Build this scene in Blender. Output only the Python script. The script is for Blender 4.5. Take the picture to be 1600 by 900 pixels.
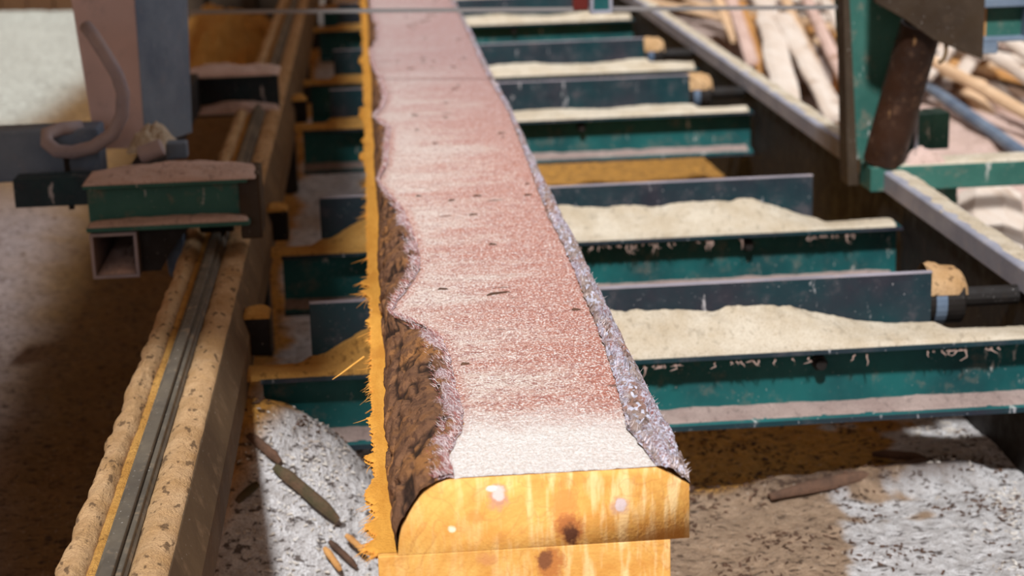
import bpy, bmesh, math, random
import numpy as np
from mathutils import Vector, Matrix, noise as mnoise

random.seed(4); np.random.seed(4)
for o in list(bpy.data.objects): bpy.data.objects.remove(o, do_unlink=True)
SC = bpy.context.scene
COL = SC.collection

# ------------------------------------------------------------------ camera
cam_d = bpy.data.cameras.new('camera'); cam = bpy.data.objects.new('camera', cam_d); COL.objects.link(cam)
right = Vector((0.99608906, -0.08350035, -0.02888394))
down = Vector((-0.04971535, -0.25943525, -0.96448003))
fwd = Vector((0.07304091, 0.96214398, -0.26257186))
M = Matrix((right, -down, -fwd)).transposed().to_4x4()
M.translation = Vector((0, 0, 1.30))
cam.matrix_world = M
cam_d.sensor_width = 36; cam_d.lens = 63.0
cam_d.clip_start = .05; cam_d.clip_end = 60
cam_d.dof.use_dof = True; cam_d.dof.focus_distance = 2.15; cam_d.dof.aperture_fstop = 5.4
SC.camera = cam

# ------------------------------------------------------------------ light
SC.view_settings.view_transform = 'Standard'; SC.view_settings.look = 'None'
SC.view_settings.gamma = 1; SC.view_settings.use_curve_mapping = False
SC.view_settings.exposure = 0.0
w = bpy.data.worlds.new('world'); SC.world = w; w.use_nodes = True
w.node_tree.nodes['Background'].inputs[0].default_value = (1.0, .56, .29, 1)
w.node_tree.nodes['Background'].inputs[1].default_value = .23
sd = bpy.data.lights.new('sun', 'SUN'); sun = bpy.data.objects.new('sun', sd); COL.objects.link(sun)
sd.energy = 6.0; sd.angle = math.radians(4.5); sd.color = (.90, .95, 1.0)
SUN_DIR = Vector((.12, .62, -.76))
sun.rotation_euler = SUN_DIR.to_track_quat('-Z', 'Y').to_euler()
ad = bpy.data.lights.new('skylight', 'AREA'); sky = bpy.data.objects.new('skylight', ad); COL.objects.link(sky)
ad.energy = 110; ad.shape = 'RECTANGLE'; ad.size = 3; ad.size_y = 5; ad.color = (.72, .86, 1.0)
sky.location = (4.2, 5.5, 3.2)
sky.rotation_euler = (Vector((.3, 4.2, .4)) - sky.location).to_track_quat('-Z', 'Y').to_euler()

fd = bpy.data.lights.new('front_fill', 'AREA'); fr = bpy.data.objects.new('front_fill', fd); COL.objects.link(fr)  # soft fill added behind the camera to lift faces turned this way
fd.energy = 34; fd.shape = 'RECTANGLE'; fd.size = 3.5; fd.size_y = 2.0; fd.color = (.86, .90, 1.0)
fr.location = (-1.2, -2.4, 2.0)
fr.rotation_euler = (Vector((-.2, 4.0, .5)) - fr.location).to_track_quat('-Z', 'Y').to_euler()

# ------------------------------------------------------------------ helpers
def nz(x, y, z=0.0, seed=0):
    """vectorised value noise in 0..1"""
    x, y, z = np.broadcast_arrays(np.asarray(x, float), np.asarray(y, float), np.asarray(z, float))
    xi, yi, zi = np.floor(x).astype(np.int64), np.floor(y).astype(np.int64), np.floor(z).astype(np.int64)
    xf, yf, zf = x - xi, y - yi, z - zi
    s = lambda t: t * t * (3 - 2 * t)
    u, v, q = s(xf), s(yf), s(zf)
    def h(a, b, c):
        n = (a * 374761393 + b * 668265263 + c * 2147483647 + seed * 1274126177) & 0xffffffff
        n = ((n ^ (n >> 13)) * 1274126177) & 0xffffffff
        n = (n ^ (n >> 16)) & 0xffff
        return n / 65535.0
    r = 0
    for a in (0, 1):
        for b in (0, 1):
            for c in (0, 1):
                r = r + h(xi + a, yi + b, zi + c) * (u if a else 1 - u) * (v if b else 1 - v) * (q if c else 1 - q)
    return r
def fbm(x, y, z=0.0, seed=0, o=4):
    r, a, t = 0, 1.0, 0
    for i in range(o):
        f = 2.03 ** i
        r = r + a * nz(np.asarray(x) * f, np.asarray(y) * f, np.asarray(z) * f, seed + i * 7); t += a; a *= .5
    return r / t
def sm(a, b, t): 
    t = np.clip((t - a) / (b - a), 0, 1); return t * t * (3 - 2 * t)

def link(name, me, mat=None, parent=None, smooth=False):
    o = bpy.data.objects.new(name, me); COL.objects.link(o)
    if mat is not None and not me.materials: me.materials.append(mat)
    if parent is not None: o.parent = parent
    if smooth: me.polygons.foreach_set('use_smooth', [True] * len(me.polygons))
    return o
def tag(o, label=None, cat=None, group=None, kind=None):
    if label: o['label'] = label
    if cat: o['category'] = cat
    if group: o['group'] = group
    if kind: o['kind'] = kind
    return o
def empty(name, loc, label=None, cat=None, group=None, kind=None):
    o = bpy.data.objects.new(name, None); COL.objects.link(o); o.location = loc
    o.empty_display_size = .02
    return tag(o, label, cat, group, kind)
class MB:
    """collects shapes for one mesh; coordinates in world, build() makes them local to the parent"""
    def __init__(s): s.v = []; s.f = []
    def add(s, v, f):
        n = len(s.v); s.v += [tuple(p) for p in v]; s.f += [tuple(i + n for i in q) for q in f]; return s
    def box(s, x0, x1, y0, y1, z0, z1):
        return s.add([(x0,y0,z0),(x1,y0,z0),(x1,y1,z0),(x0,y1,z0),(x0,y0,z1),(x1,y0,z1),(x1,y1,z1),(x0,y1,z1)],
                     [(0,3,2,1),(4,5,6,7),(0,1,5,4),(1,2,6,5),(2,3,7,6),(3,0,4,7)])
    def hexa(s, b, t):
        return s.add(list(b) + list(t), [(0,3,2,1),(4,5,6,7),(0,1,5,4),(1,2,6,5),(2,3,7,6),(3,0,4,7)])
    def prism(s, poly, a, b, axis):
        """poly: 2D points; axis 'x','y','z' extrusion a->b"""
        def P(p, t):
            return (t, p[0], p[1]) if axis == 'x' else (p[0], t, p[1]) if axis == 'y' else (p[0], p[1], t)
        n = len(poly)
        v = [P(p, a) for p in poly] + [P(p, b) for p in poly]
        f = [tuple(range(n)), tuple(range(2*n-1, n-1, -1))] + [(i, (i+1) % n + 0, (i+1) % n + n, i + n) for i in range(n)]
        return s.add(v, f)
    def tube(s, pts, r, n=14, caps=True):
        pts = [Vector(p) for p in pts]; v = []; f = []
        rr = r if isinstance(r, (list, tuple)) else [r] * len(pts)
        up = Vector((0, 0, 1)); a = None
        for i, p in enumerate(pts):
            d = (pts[min(i+1, len(pts)-1)] - pts[max(i-1, 0)]).normalized()
            if a is None:
                a = d.cross(up)
                if a.length < .1: a = d.cross(Vector((1, 0, 0)))
            else: a = a - d * a.dot(d)
            a.normalize(); b = a.cross(d)
            for k in range(n):
                t = 2 * math.pi * k / n
                v.append(p + (a * math.cos(t) + b * math.sin(t)) * rr[i])
        for i in range(len(pts) - 1):
            for k in range(n):
                f.append((i*n+k, i*n+(k+1) % n, (i+1)*n+(k+1) % n, (i+1)*n+k))
        if caps: f.append(tuple(range(n-1, -1, -1))); f.append(tuple(range((len(pts)-1)*n, len(pts)*n)))
        return s.add(v, f)
    def build(s, name, mat, parent=None, bevel=0, smooth=False, origin=None):
        me = bpy.data.meshes.new(name)
        off = Vector(parent.location) if parent is not None else Vector(origin or (0, 0, 0))
        if parent is not None and parent.parent is not None: off = off + Vector(parent.parent.location)
        me.from_pydata([tuple(Vector(p) - off) for p in s.v], [], s.f)
        bm = bmesh.new(); bm.from_mesh(me); bmesh.ops.recalc_face_normals(bm, faces=bm.faces)
        bm.to_mesh(me); bm.free()
        o = link(name, me, mat, parent, smooth)
        if parent is None: o.location = off
        if bevel:
            m = o.modifiers.new('bevel', 'BEVEL'); m.width = bevel; m.segments = 2; m.limit_method = 'ANGLE'
        return o
def gridmesh(name, P, mat, parent=None, smooth=True, mats=None, midx=None, attrs=None, extra_faces=None, flip=False):
    """P: array (n,m,3) -> quad grid mesh in world coordinates"""
    n, m, _ = P.shape
    off = np.zeros(3)
    q = parent
    while q is not None: off = off + np.array(q.location); q = q.parent
    V = (P.reshape(-1, 3) - off)
    i, j = np.meshgrid(np.arange(n-1), np.arange(m-1), indexing='ij')
    a = (i*m + j).ravel()
    F = np.stack([a, a+1, a+m+1, a+m], 1)
    if flip: F = F[:, ::-1]
    me = bpy.data.meshes.new(name)
    nf = len(F); ex = extra_faces or []
    me.vertices.add(len(V)); me.vertices.foreach_set('co', V.ravel())
    loops = np.concatenate([F.ravel()] + [np.array(e) for e in ex]) if ex else F.ravel()
    me.loops.add(len(loops)); me.loops.foreach_set('vertex_index', loops.astype(np.int32))
    tot = np.concatenate([np.full(nf, 4)] + [np.array([len(e)]) for e in ex]) if ex else np.full(nf, 4)
    st = np.concatenate([[0], np.cumsum(tot)[:-1]])
    me.polygons.add(len(tot)); me.polygons.foreach_set('loop_start', st.astype(np.int32)); me.polygons.foreach_set('loop_total', tot.astype(np.int32))
    me.update(calc_edges=True)
    for k, arr in (attrs or {}).items():
        arr = np.asarray(arr)
        if arr.ndim == 3:
            at = me.attributes.new(k, 'FLOAT_COLOR', 'POINT'); c = np.ones((n*m, 4)); c[:, :3] = arr.reshape(-1, 3); at.data.foreach_set('color', c.ravel())
        else:
            at = me.attributes.new(k, 'FLOAT', 'POINT'); at.data.foreach_set('value', arr.ravel().astype(np.float32))
    o = link(name, me, mat, parent, smooth)
    return o
def local(o, loc):
    """give a top level mesh its origin at loc without moving it"""
    loc = Vector(loc); o.data.transform(Matrix.Translation(-loc)); o.location = loc; return o
def copy_tree(o, parent=None):
    c = o.copy(); COL.objects.link(c); c.parent = parent
    for ch in [x for x in bpy.data.objects if x.parent == o]: copy_tree(ch, c)
    return c

# ------------------------------------------------------------------ materials
class NT:
    def __init__(s, name):
        s.m = bpy.data.materials.new(name); s.m.use_nodes = True; s.t = s.m.node_tree; s.n = s.t.nodes; s.l = s.t.links
        s.b = s.n['Principled BSDF']; s.b.inputs['Roughness'].default_value = .9
        s.b.inputs['Specular IOR Level'].default_value = .25
        s.co = s.n.new('ShaderNodeNewGeometry').outputs['Position']
    def noise(s, scale, detail=4, rough=.55, stretch=None, off=(0,0,0), dist=0):
        mp = s.n.new('ShaderNodeMapping'); s.l.new(s.co, mp.inputs[0])
        if stretch: mp.inputs['Scale'].default_value = stretch
        mp.inputs['Location'].default_value = off
        n = s.n.new('ShaderNodeTexNoise'); n.inputs['Scale'].default_value = scale; n.inputs['Detail'].default_value = detail
        n.inputs['Roughness'].default_value = rough; n.inputs['Distortion'].default_value = dist
        s.l.new(mp.outputs[0], n.inputs['Vector']); return n.outputs['Fac']
    def vor(s, scale, stretch=None, out='Distance', feature='F1', rand=1):
        mp = s.n.new('ShaderNodeMapping'); s.l.new(s.co, mp.inputs[0])
        if stretch: mp.inputs['Scale'].default_value = stretch
        n = s.n.new('ShaderNodeTexVoronoi'); n.feature = feature; n.inputs['Scale'].default_value = scale; n.inputs['Randomness'].default_value = rand
        s.l.new(mp.outputs[0], n.inputs['Vector']); return n.outputs[out]
    def ramp(s, x, stops, interp='LINEAR'):
        r = s.n.new('ShaderNodeValToRGB'); r.color_ramp.interpolation = interp
        e = r.color_ramp.elements
        while len(e) < len(stops): e.new(.5)
        for k, (p, c) in enumerate(stops):
            e[k].position = p; e[k].color = (c, c, c, 1) if isinstance(c, (int, float)) else (*c, 1)
        s.l.new(x, r.inputs[0]); return r.outputs[0]
    def mix(s, f, a, b, mode='MIX'):
        m = s.n.new('ShaderNodeMix'); m.data_type = 'RGBA'; m.blend_type = mode
        for idx, v in ((0, f), (6, a), (7, b)):
            if isinstance(v, (int, float)): m.inputs[idx].default_value = v if idx == 0 else (v, v, v, 1)
            elif isinstance(v, tuple): m.inputs[idx].default_value = (*v, 1)
            else: s.l.new(v, m.inputs[idx])
        return m.outputs[2]
    def math(s, op, a, b=0.0, c=None):
        m = s.n.new('ShaderNodeMath'); m.operation = op
        for i, v in enumerate((a, b) if c is None else (a, b, c)):
            if isinstance(v, (int, float)): m.inputs[i].default_value = v
            else: s.l.new(v, m.inputs[i])
        return m.outputs[0]
    def attr(s, name, out='Fac'):
        a = s.n.new('ShaderNodeAttribute'); a.attribute_name = name; return a.outputs[out]
    def xyz(s):
        a = s.n.new('ShaderNodeSeparateXYZ'); s.l.new(s.co, a.inputs[0]); return a.outputs
    def nrm(s):
        g = s.n.new('ShaderNodeNewGeometry'); a = s.n.new('ShaderNodeSeparateXYZ'); s.l.new(g.outputs['True Normal'], a.inputs[0]); return a.outputs
    def bump(s, h, strength=.5, dist=.002):
        b = s.n.new('ShaderNodeBump'); b.inputs['Strength'].default_value = strength; b.inputs['Distance'].default_value = dist
        s.l.new(h, b.inputs['Height']); s.l.new(b.outputs[0], s.b.inputs['Normal'])
    def out(s, col, rough=None, metal=None):
        if isinstance(col, tuple): s.b.inputs['Base Color'].default_value = (*col, 1)
        else: s.l.new(col, s.b.inputs['Base Color'])
        if rough is not None:
            if isinstance(rough, float): s.b.inputs['Roughness'].default_value = rough
            else: s.l.new(rough, s.b.inputs['Roughness'])
        if metal is not None: s.b.inputs['Metallic'].default_value = metal
        return s.m

def dust_mat(name, light, mid, dark, chips=.5, grain=380):
    m = NT(name)
    g = m.noise(grain, 3, .7); l = m.noise(14, 4, .6, off=(3, 1, 0)); big = m.noise(45, 4, .6)
    c = m.mix(m.ramp(l, [(.35, 0.), (.65, 1.)]), light, mid)
    c = m.mix(m.ramp(g, [(.30, .75), (.5, .0), (.75, .0)]), c, dark)
    ch = m.ramp(m.noise(85, 2, .5, stretch=(1, .45, 1), off=(7, 2, 1)), [(.60, 0.), (.66, 1.)])
    c = m.mix(m.math('MULTIPLY', ch, chips), c, tuple(v * .35 for v in dark))
    m.bump(m.math('ADD', g, m.math('MULTIPLY', big, 2.0)), .9, .004)
    return m.out(c, .95)
M_PALE = dust_mat('pale_sawdust', (.62, .53, .41), (.50, .40, .28), (.30, .21, .12), .25)
M_ORANGE = dust_mat('orange_sawdust', (.58, .31, .08), (.46, .22, .045), (.28, .12, .03), .5)  # orange also carries the shade on the left heaps and far bank
M_TAN = dust_mat('tan_sawdust', (.56, .35, .18), (.42, .235, .095), (.28, .15, .07), .8)
M_PINK = dust_mat('pink_sawdust', (.64, .45, .38), (.52, .36, .29), (.34, .22, .17), .3)

M_LIP = dust_mat('greyish_lip_dust', (.38, .28, .24), (.30, .21, .18), (.18, .12, .10), .3)

def floor_mat():
    m = NT('floor_sawdust')
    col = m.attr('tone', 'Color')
    g = m.noise(330, 3, .7); mid = m.noise(40, 5, .65)
    c = m.mix(m.ramp(mid, [(.3, .45), (.6, 0.)]), col, (.10, .05, .02))
    c = m.mix(m.ramp(g, [(.3, .55), (.52, 0.)]), c, (.16, .09, .045))
    hi = m.ramp(m.noise(160, 2, .6, stretch=(1, .5, 1)), [(.64, 0.), (.72, .18)])
    c = m.mix(hi, c, (.8, .74, .66))
    ch = m.ramp(m.noise(78, 3, .6, stretch=(.6, 1.1, 1), off=(5, 2, 1)), [(.575, 0.), (.63, .85)])
    c = m.mix(ch, c, (.05, .025, .015))
    m.bump(m.math('ADD', g, m.math('MULTIPLY', mid, 4.0)), 1.0, .006)
    return m.out(c, .95)
M_FLOOR = floor_mat()

def paint_mat(name, base, alt, dirt=(.25, .17, .12), dirt_amt=.5, rough=.45, streak=True, scr=(.55, .5, .45)):
    m = NT(name)
    a = m.noise(6, 5, .6); b = m.noise(22, 5, .7, off=(2, 5, 1))
    c = m.mix(m.ramp(a, [(.35, 0.), (.65, 1.)]), base, alt)
    d = m.ramp(b, [(.55, 0.), (.72, dirt_amt)])
    c = m.mix(d, c, dirt)
    if streak:
        s = m.ramp(m.noise(38, 4, .7, stretch=(1, 1, .28), off=(1, 1, 4)), [(.64, 0.), (.70, .75)])
        c = m.mix(s, c, scr)
    s2 = m.ramp(m.noise(190, 2, .6), [(.70, 0.), (.76, .6)])
    c = m.mix(s2, c, scr)
    m.bump(b, .15, .002)
    r = m.ramp(b, [(.4, rough), (.7, .9)])
    return m.out(c, r)
M_GREEN = paint_mat('teal_paint', (.006, .046, .048), (.008, .088, .084), dirt_amt=.35)
M_GREEN_OLD = paint_mat('worn_green_paint', (.022, .085, .066), (.04, .13, .10), dirt_amt=.55)
M_PLATE = paint_mat('dark_blue_steel', (.022, .022, .030), (.006, .030, .036), (.10, .08, .085), .5, .4, scr=(.45, .42, .42))
M_PLATE_EDGE = paint_mat('worn_steel_edge', (.30, .27, .30), (.20, .18, .20), (.4, .3, .25), .5, .4, False)
M_BLACK = paint_mat('black_steel', (.008, .006, .005), (.014, .010, .008), (.04, .025, .015), .4, .6, False)
M_BROWNSTEEL = paint_mat('dust_stained_steel', (.10, .06, .03), (.16, .10, .05), (.32, .20, .11), .6, .7, False)
M_DARKBROWN = paint_mat('oily_brown_steel', (.05, .032, .018), (.03, .018, .010), (.08, .05, .03), .5, .5, False)
M_RUST = paint_mat('rusty_brown_pipe', (.035, .014, .007), (.016, .007, .004), (.16, .08, .04), .6, .35, True, (.30, .16, .07))
M_GREY = paint_mat('grey_steel', (.30, .29, .32), (.20, .20, .24), (.42, .36, .32), .5, .4, False)
M_RAILSTEEL = paint_mat('rail_steel', (.075, .062, .048), (.13, .105, .075), (.34, .22, .12), .5, .38, False)
M_BLUEGREY = paint_mat('skylit_steel', (.15, .19, .24), (.07, .10, .15), (.24, .23, .24), .4, .4, False)
M_POST = paint_mat('dusty_post_steel', (.66, .49, .46), (.54, .41, .39), (.40, .32, .31), .7, .8, False)
M_BLADE = NT('saw_blade_steel').out((.32, .31, .30), .35, .6)
M_HOSE = paint_mat('dusty_hose', (.36, .28, .26), (.26, .22, .24), (.14, .13, .15), .5, .6, False)
M_RED = NT('dark_red_paint').out((.10, .012, .008), .5)
M_WALL = paint_mat('brown_boards', (.075, .032, .010), (.06, .024, .008), (.04, .02, .01), .5, .8, False)

def cant_top():
    m = NT('sawn_top_with_sawdust')
    x, y, z = m.xyz()
    g = m.noise(330, 3, .85, stretch=(1, .6, 1)); g2 = m.noise(140, 4, .8, stretch=(.6, 1, 1), off=(2, 2, 2)); lo = m.noise(7, 5, .65, stretch=(.45, 1.2, 1)); streak = m.noise(30, 4, .7, stretch=(.22, 1, 1), off=(1, 8, 2))
    red = m.math('ADD', m.math('MULTIPLY', x, 1.7), m.math('ADD', m.math('MULTIPLY', lo, 1.5), m.math('MULTIPLY', streak, .6)))
    red = m.ramp(m.math('MULTIPLY', red, .5), [(.53, 0.), (.74, .9)])
    edge = m.ramp(m.math('ADD', m.attr('edge'), m.math('MULTIPLY', lo, .25)), [(.12, .85), (.30, 0.)])
    rr_ = m.ramp(m.math('ADD', m.attr('rx'), m.math('MULTIPLY', m.math('SUBTRACT', lo, .5), 1.6)), [(.12, .95), (.60, 0.)])
    red = m.math('MAXIMUM', m.math('MAXIMUM', red, edge), rr_)
    base = m.mix(red, (.64, .49, .41), (.46, .16, .105))
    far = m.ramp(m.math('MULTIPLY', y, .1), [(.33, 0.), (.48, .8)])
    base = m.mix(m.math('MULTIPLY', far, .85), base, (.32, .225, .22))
    c = m.mix(m.ramp(g2, [(.40, .8), (.50, 0.)]), base, (.32, .115, .095))
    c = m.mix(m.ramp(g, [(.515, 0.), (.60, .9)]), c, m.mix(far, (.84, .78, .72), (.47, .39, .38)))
    c = m.mix(m.ramp(g, [(.36, .85), (.42, 0.)]), c, (.18, .06, .04))
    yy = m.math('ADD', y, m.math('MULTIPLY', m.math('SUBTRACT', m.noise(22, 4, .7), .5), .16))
    pale = m.ramp(m.math('SUBTRACT', yy, 1.5), [(.31, .92), (.42, 0.)])  # daylight highlight on the near end, painted pale into the top
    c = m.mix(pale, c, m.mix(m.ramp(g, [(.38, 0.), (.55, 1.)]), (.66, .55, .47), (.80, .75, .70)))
    f = m.ramp(m.noise(26, 2, .5, stretch=(.42, 1.1, 1), off=(0, 3, 0)), [(.715, 0.), (.74, .75)])
    c = m.mix(f, c, (.12, .06, .04))
    m.bump(m.math('ADD', g, g2), 1.0, .003)
    return m.out(c, .9)
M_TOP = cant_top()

def end_mat(name, knots):
    m = NT(name)
    x, y, z = m.xyz()
    n = m.noise(11, 4, .6, off=(0, 0, 2)); n2 = m.noise(70, 3, .6, stretch=(1, 1, .18)); n3 = m.noise(26, 4, .65, off=(4, 0, 1)); n4 = m.noise(120, 4, .75, off=(4, 0, 1))
    # growth rings round a pith below the board
    dx = m.math('SUBTRACT', x, .19); dz = m.math('SUBTRACT', z, .47)
    r = m.math('SQRT', m.math('ADD', m.math('MULTIPLY', dx, dx), m.math('MULTIPLY', dz, dz)))
    r = m.math('ADD', r, m.math('MULTIPLY', n, .03))
    w_ = m.math('SINE', m.math('MULTIPLY', r, 620))
    c = m.mix(m.ramp(n3, [(.35, 0.), (.62, 1.)]), (.74, .40, .10), (.64, .29, .06))
    c = m.mix(m.ramp(w_, [(.0, 0.), (1., .22)]), c, (.60, .24, .05))
    pl = m.math('MULTIPLY', m.ramp(n2, [(.48, 0.), (.62, .7)]), m.ramp(m.math('ADD', m.math('MULTIPLY', x, 2.2), m.math('MULTIPLY', n, .5)), [(.35, .25), (.8, 1.)]))
    c = m.mix(pl, c, (.93, .66, .33))
    crk = m.ramp(m.math('ABSOLUTE', m.math('SUBTRACT', m.noise(13, 3, .6, off=(1, 3, 7), dist=.6), .5)), [(.0, .35), (.010, 0.)])
    c = m.mix(crk, c, (.45, .18, .05))
    for (kx, kz, rx, rz, colr, a, soft) in knots:
        ex = m.math('DIVIDE', m.math('SUBTRACT', x, kx), rx); ez = m.math('DIVIDE', m.math('SUBTRACT', z, kz), rz)
        d = m.math('ADD', m.math('MULTIPLY', ex, ex), m.math('MULTIPLY', ez, ez))
        d = m.math('ADD', d, m.math('MULTIPLY', m.math('SUBTRACT', m.math('MULTIPLY', m.math('ADD', n3, n4), .5), .5), 4.5))
        c = m.mix(m.ramp(d, [(max(0., .8 - soft), a), (1.0, 0.)]), c, colr)
    m.bump(m.math('ADD', n2, m.noise(300, 2, .6)), .3, .002)
    return m.out(c, .75)
M_END = end_mat('sawn_end_grain', [
    (.176, .602, .016, .040, (.62, .22, .05), .75, .6), (.182, .577, .019, .020, (.40, .13, .035), .95, .5), (.182, .572, .010, .013, (.09, .03, .015), .95, .5),
    (.108, .615, .013, .017, (.42, .20, .14), .8, .6), (.109, .620, .007, .009, (.62, .46, .42), .9, .4), (.102, .626, .006, .004, (.66, .55, .50), .9, .3), (.06, .585, .006, .005, (.93, .80, .60), .8, .5),
    (.232, .598, .012, .012, (.50, .26, .17), .7, .6), (.234, .600, .006, .008, (.60, .48, .47), .9, .4), (.085, .597, .014, .010, (.52, .20, .04), .6, .6)])
M_END2 = end_mat('sawn_board_end', [(.160, .540, .017, .022, (.46, .15, .04), .85, .5), (.155, .545, .009, .012, (.20, .07, .03), .9, .5), (.094, .549, .012, .010, (.60, .25, .09), .7, .6)])

def wood_mat(name, a, b, dark=(.2, .09, .03), sc=30, st=(1, .12, 1)):
    m = NT(name)
    n = m.noise(sc, 5, .65, stretch=st); g = m.noise(300, 2, .7)
    c = m.mix(m.ramp(n, [(.35, 0.), (.65, 1.)]), a, b)
    c = m.mix(m.ramp(g, [(.3, .35), (.5, 0.)]), c, dark)
    c = m.mix(m.ramp(m.noise(8, 3, .5, off=(9, 9, 9)), [(.62, 0.), (.7, .5)]), c, dark)
    m.bump(m.math('ADD', n, g), .5, .003)
    return m.out(c, .85)
M_STRIP = wood_mat('fresh_orange_sawn_wood', (.66, .31, .05), (.54, .23, .03), (.40, .15, .02), 60, (1, .2, 1))
M_SLABS = [wood_mat('pale_edging_wood', (.62, .53, .45), (.54, .42, .33)), wood_mat('tan_edging_wood', (.66, .45, .28), (.55, .34, .19)),
           wood_mat('orange_edging_wood', (.50, .25, .08), (.36, .16, .05)), wood_mat('pinkish_edging_wood', (.60, .42, .35), (.48, .31, .25))]

def bark_mat(name, cols, fibre_sheen, fibre_sheen_w, cell_w=.0):
    m = NT(name)
    v = m.vor(75, (1, .6, 1.3)); n = m.noise(38, 5, .7); g = m.noise(420, 3, .8)
    n2 = m.noise(15, 4, .6, off=(5, 5, 5))
    c = m.mix(m.ramp(n, [(.3, 0.), (.7, 1.)]), cols[0], cols[1])
    c = m.mix(m.ramp(n2, [(.50, 0.), (.66, .8)]), c, cols[2])
    c = m.mix(m.ramp(m.attr('crack'), [(.0, .95), (.35, 0.)]), c, (.02, .01, .006))
    cell = m.n.new('ShaderNodeSeparateColor'); m.l.new(m.vor(210, (1, .5, 1), 'Color'), cell.inputs[0])
    c = m.mix(m.ramp(cell.outputs[0], [(.0, .75), (.35, 0.)]), c, (.07, .03, .018)); c = m.mix(m.ramp(cell.outputs[1], [(.72, 0.), (.85, cell_w)]), c, fibre_sheen)
    fr = m.attr('fibre_sheen')
    sp = m.math('ADD', m.math('MULTIPLY', fr, 1.0), m.math('MULTIPLY', m.math('SUBTRACT', g, .5), 1.6))
    sp = m.ramp(sp, [(.48, 0.), (.62, fibre_sheen_w)])
    c2 = m.mix(m.ramp(m.noise(260, 2, .8, off=(3, 3, 3)), [(.40, 0.), (.58, 1.)]), (.26, .09, .085), fibre_sheen)
    c = m.mix(sp, c, c2)
    m.bump(m.math('ADD', g, m.math('MULTIPLY', n, 2.0)), .9, .004)
    return m.out(c, .8)
M_BARK_L = bark_mat('brown_bark', [(.26, .12, .055), (.13, .06, .032), (.40, .17, .05)], (.66, .55, .56), .9)
M_BARK_R = bark_mat('sky_sheen_bark', [(.28, .17, .12), (.46, .37, .34), (.36, .12, .06)], (.70, .70, .82), .8, .85)  # blue-white flakes are skylight sheen put into the bark colour
M_CHIP = wood_mat('dark_bark_chip', (.06, .032, .02), (.12, .06, .035), (.02, .01, .005))
M_CHIP_PALE = wood_mat('pale_shaving', (.62, .57, .51), (.52, .44, .36))
M_BARKSTICK = wood_mat('mossy_bark', (.10, .055, .03), (.05, .045, .02), (.02, .012, .006))

# ------------------------------------------------------------------ setting: floor, wall
yy = np.concatenate([np.linspace(1.2, 4.2, 420), np.linspace(4.215, 8, 200), np.linspace(8.03, 16, 120)])
xx = np.concatenate([np.linspace(-4.5, -1.3, 60), np.linspace(-1.29, 1.5, 420), np.linspace(1.51, 6, 120)])
Y, X = np.meshgrid(yy, xx, indexing='ij')
H = .06 + .05 * fbm(X * 2.2, Y * 2.2, seed=3) + .016 * fbm(X * 14, Y * 14, seed=5, o=3) + .007 * fbm(X * 55, Y * 55, seed=8, o=3)
H += .07 * sm(-.7, -1.6, X) * sm(2.8, 5, Y)                     # the bank left of the track
mound = np.exp(-(((X + .25) / .16) ** 2 + ((Y - 3.45) / .28) ** 2)); H += .12 * mound
mound2 = np.exp(-(((X + .27) / .14) ** 2 + ((Y - 4.5) / .25) ** 2)); H += .08 * mound2
dl = .355 - .27 * sm(2.83, 2.56, Y); wl_ = sm(-.375, -.33, X) * sm(.10, -.10, X) * sm(2.98, 2.84, Y)
H = np.maximum(H, H * (1 - wl_) + (dl * (.72 + .28 * sm(-.02, -.20, X)) + .03 * (fbm(X * 9, Y * 9, seed=14) - .5) + .006 * fbm(X * 70, Y * 70, seed=15, o=2)) * wl_)
H += .035 * np.exp(-(((Y - 2.93 - .08 * (X - .6)) / .035) ** 2)) * sm(.5, .7, X) * sm(1.12, 1.0, X)
H += .10 * sm(1.5, 2.6, X) * fbm(X * 1.5, Y * 1.5, seed=12)
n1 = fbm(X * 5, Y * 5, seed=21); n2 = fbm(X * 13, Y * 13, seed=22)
pale = np.array([.72, .68, .66]); orange = np.array([.60, .28, .05]); brown = np.array([.24, .125, .040]); beige = np.array([.42, .28, .18]); grey = np.array([.30, .235, .22]); pinkish = np.array([.56, .42, .36])  # tones hold sunlit and shaded floor patches as well as dust colour
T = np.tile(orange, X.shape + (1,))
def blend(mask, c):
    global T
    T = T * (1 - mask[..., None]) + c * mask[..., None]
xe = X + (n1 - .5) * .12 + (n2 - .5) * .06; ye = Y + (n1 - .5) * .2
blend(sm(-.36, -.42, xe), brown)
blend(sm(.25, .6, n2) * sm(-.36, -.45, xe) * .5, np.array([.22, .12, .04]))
blend(sm(-.70, -.95, xe + (Y - 4) * .10) * sm(6.2, 5.2, Y), grey)  # light on the far-left floor, painted grey
blend(sm(-.30, -.24, xe - .75 * np.clip(Y - 2.68, 0, 1)) * sm(.04, .0, xe) * sm(3.0, 2.95, Y), pale)               # near left drift, its sunlight painted in as pale tone
blend(sm(-.26, -.22, xe) * sm(-.0, -.04, xe) * sm(2.95, 3.0, Y), pale)                     # light falling between track and timber, painted as a pale strip
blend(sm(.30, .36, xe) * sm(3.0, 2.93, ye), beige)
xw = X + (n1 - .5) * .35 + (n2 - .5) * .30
blend(sm(.90, .95, xw - (Y - 3.1) * .25) * sm(3.6, 3.5, Y), pale)  # sunlit patch at right painted pale, shaded floor beside it stays orange
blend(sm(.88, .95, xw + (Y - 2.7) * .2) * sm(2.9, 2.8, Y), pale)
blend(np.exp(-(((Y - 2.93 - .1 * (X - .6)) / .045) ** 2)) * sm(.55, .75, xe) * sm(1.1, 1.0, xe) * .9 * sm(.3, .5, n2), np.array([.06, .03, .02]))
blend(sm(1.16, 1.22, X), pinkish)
blend(sm(1.16, 1.22, X) * sm(.55, .62, n1) * .9, np.array([.20, .10, .05]))
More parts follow.
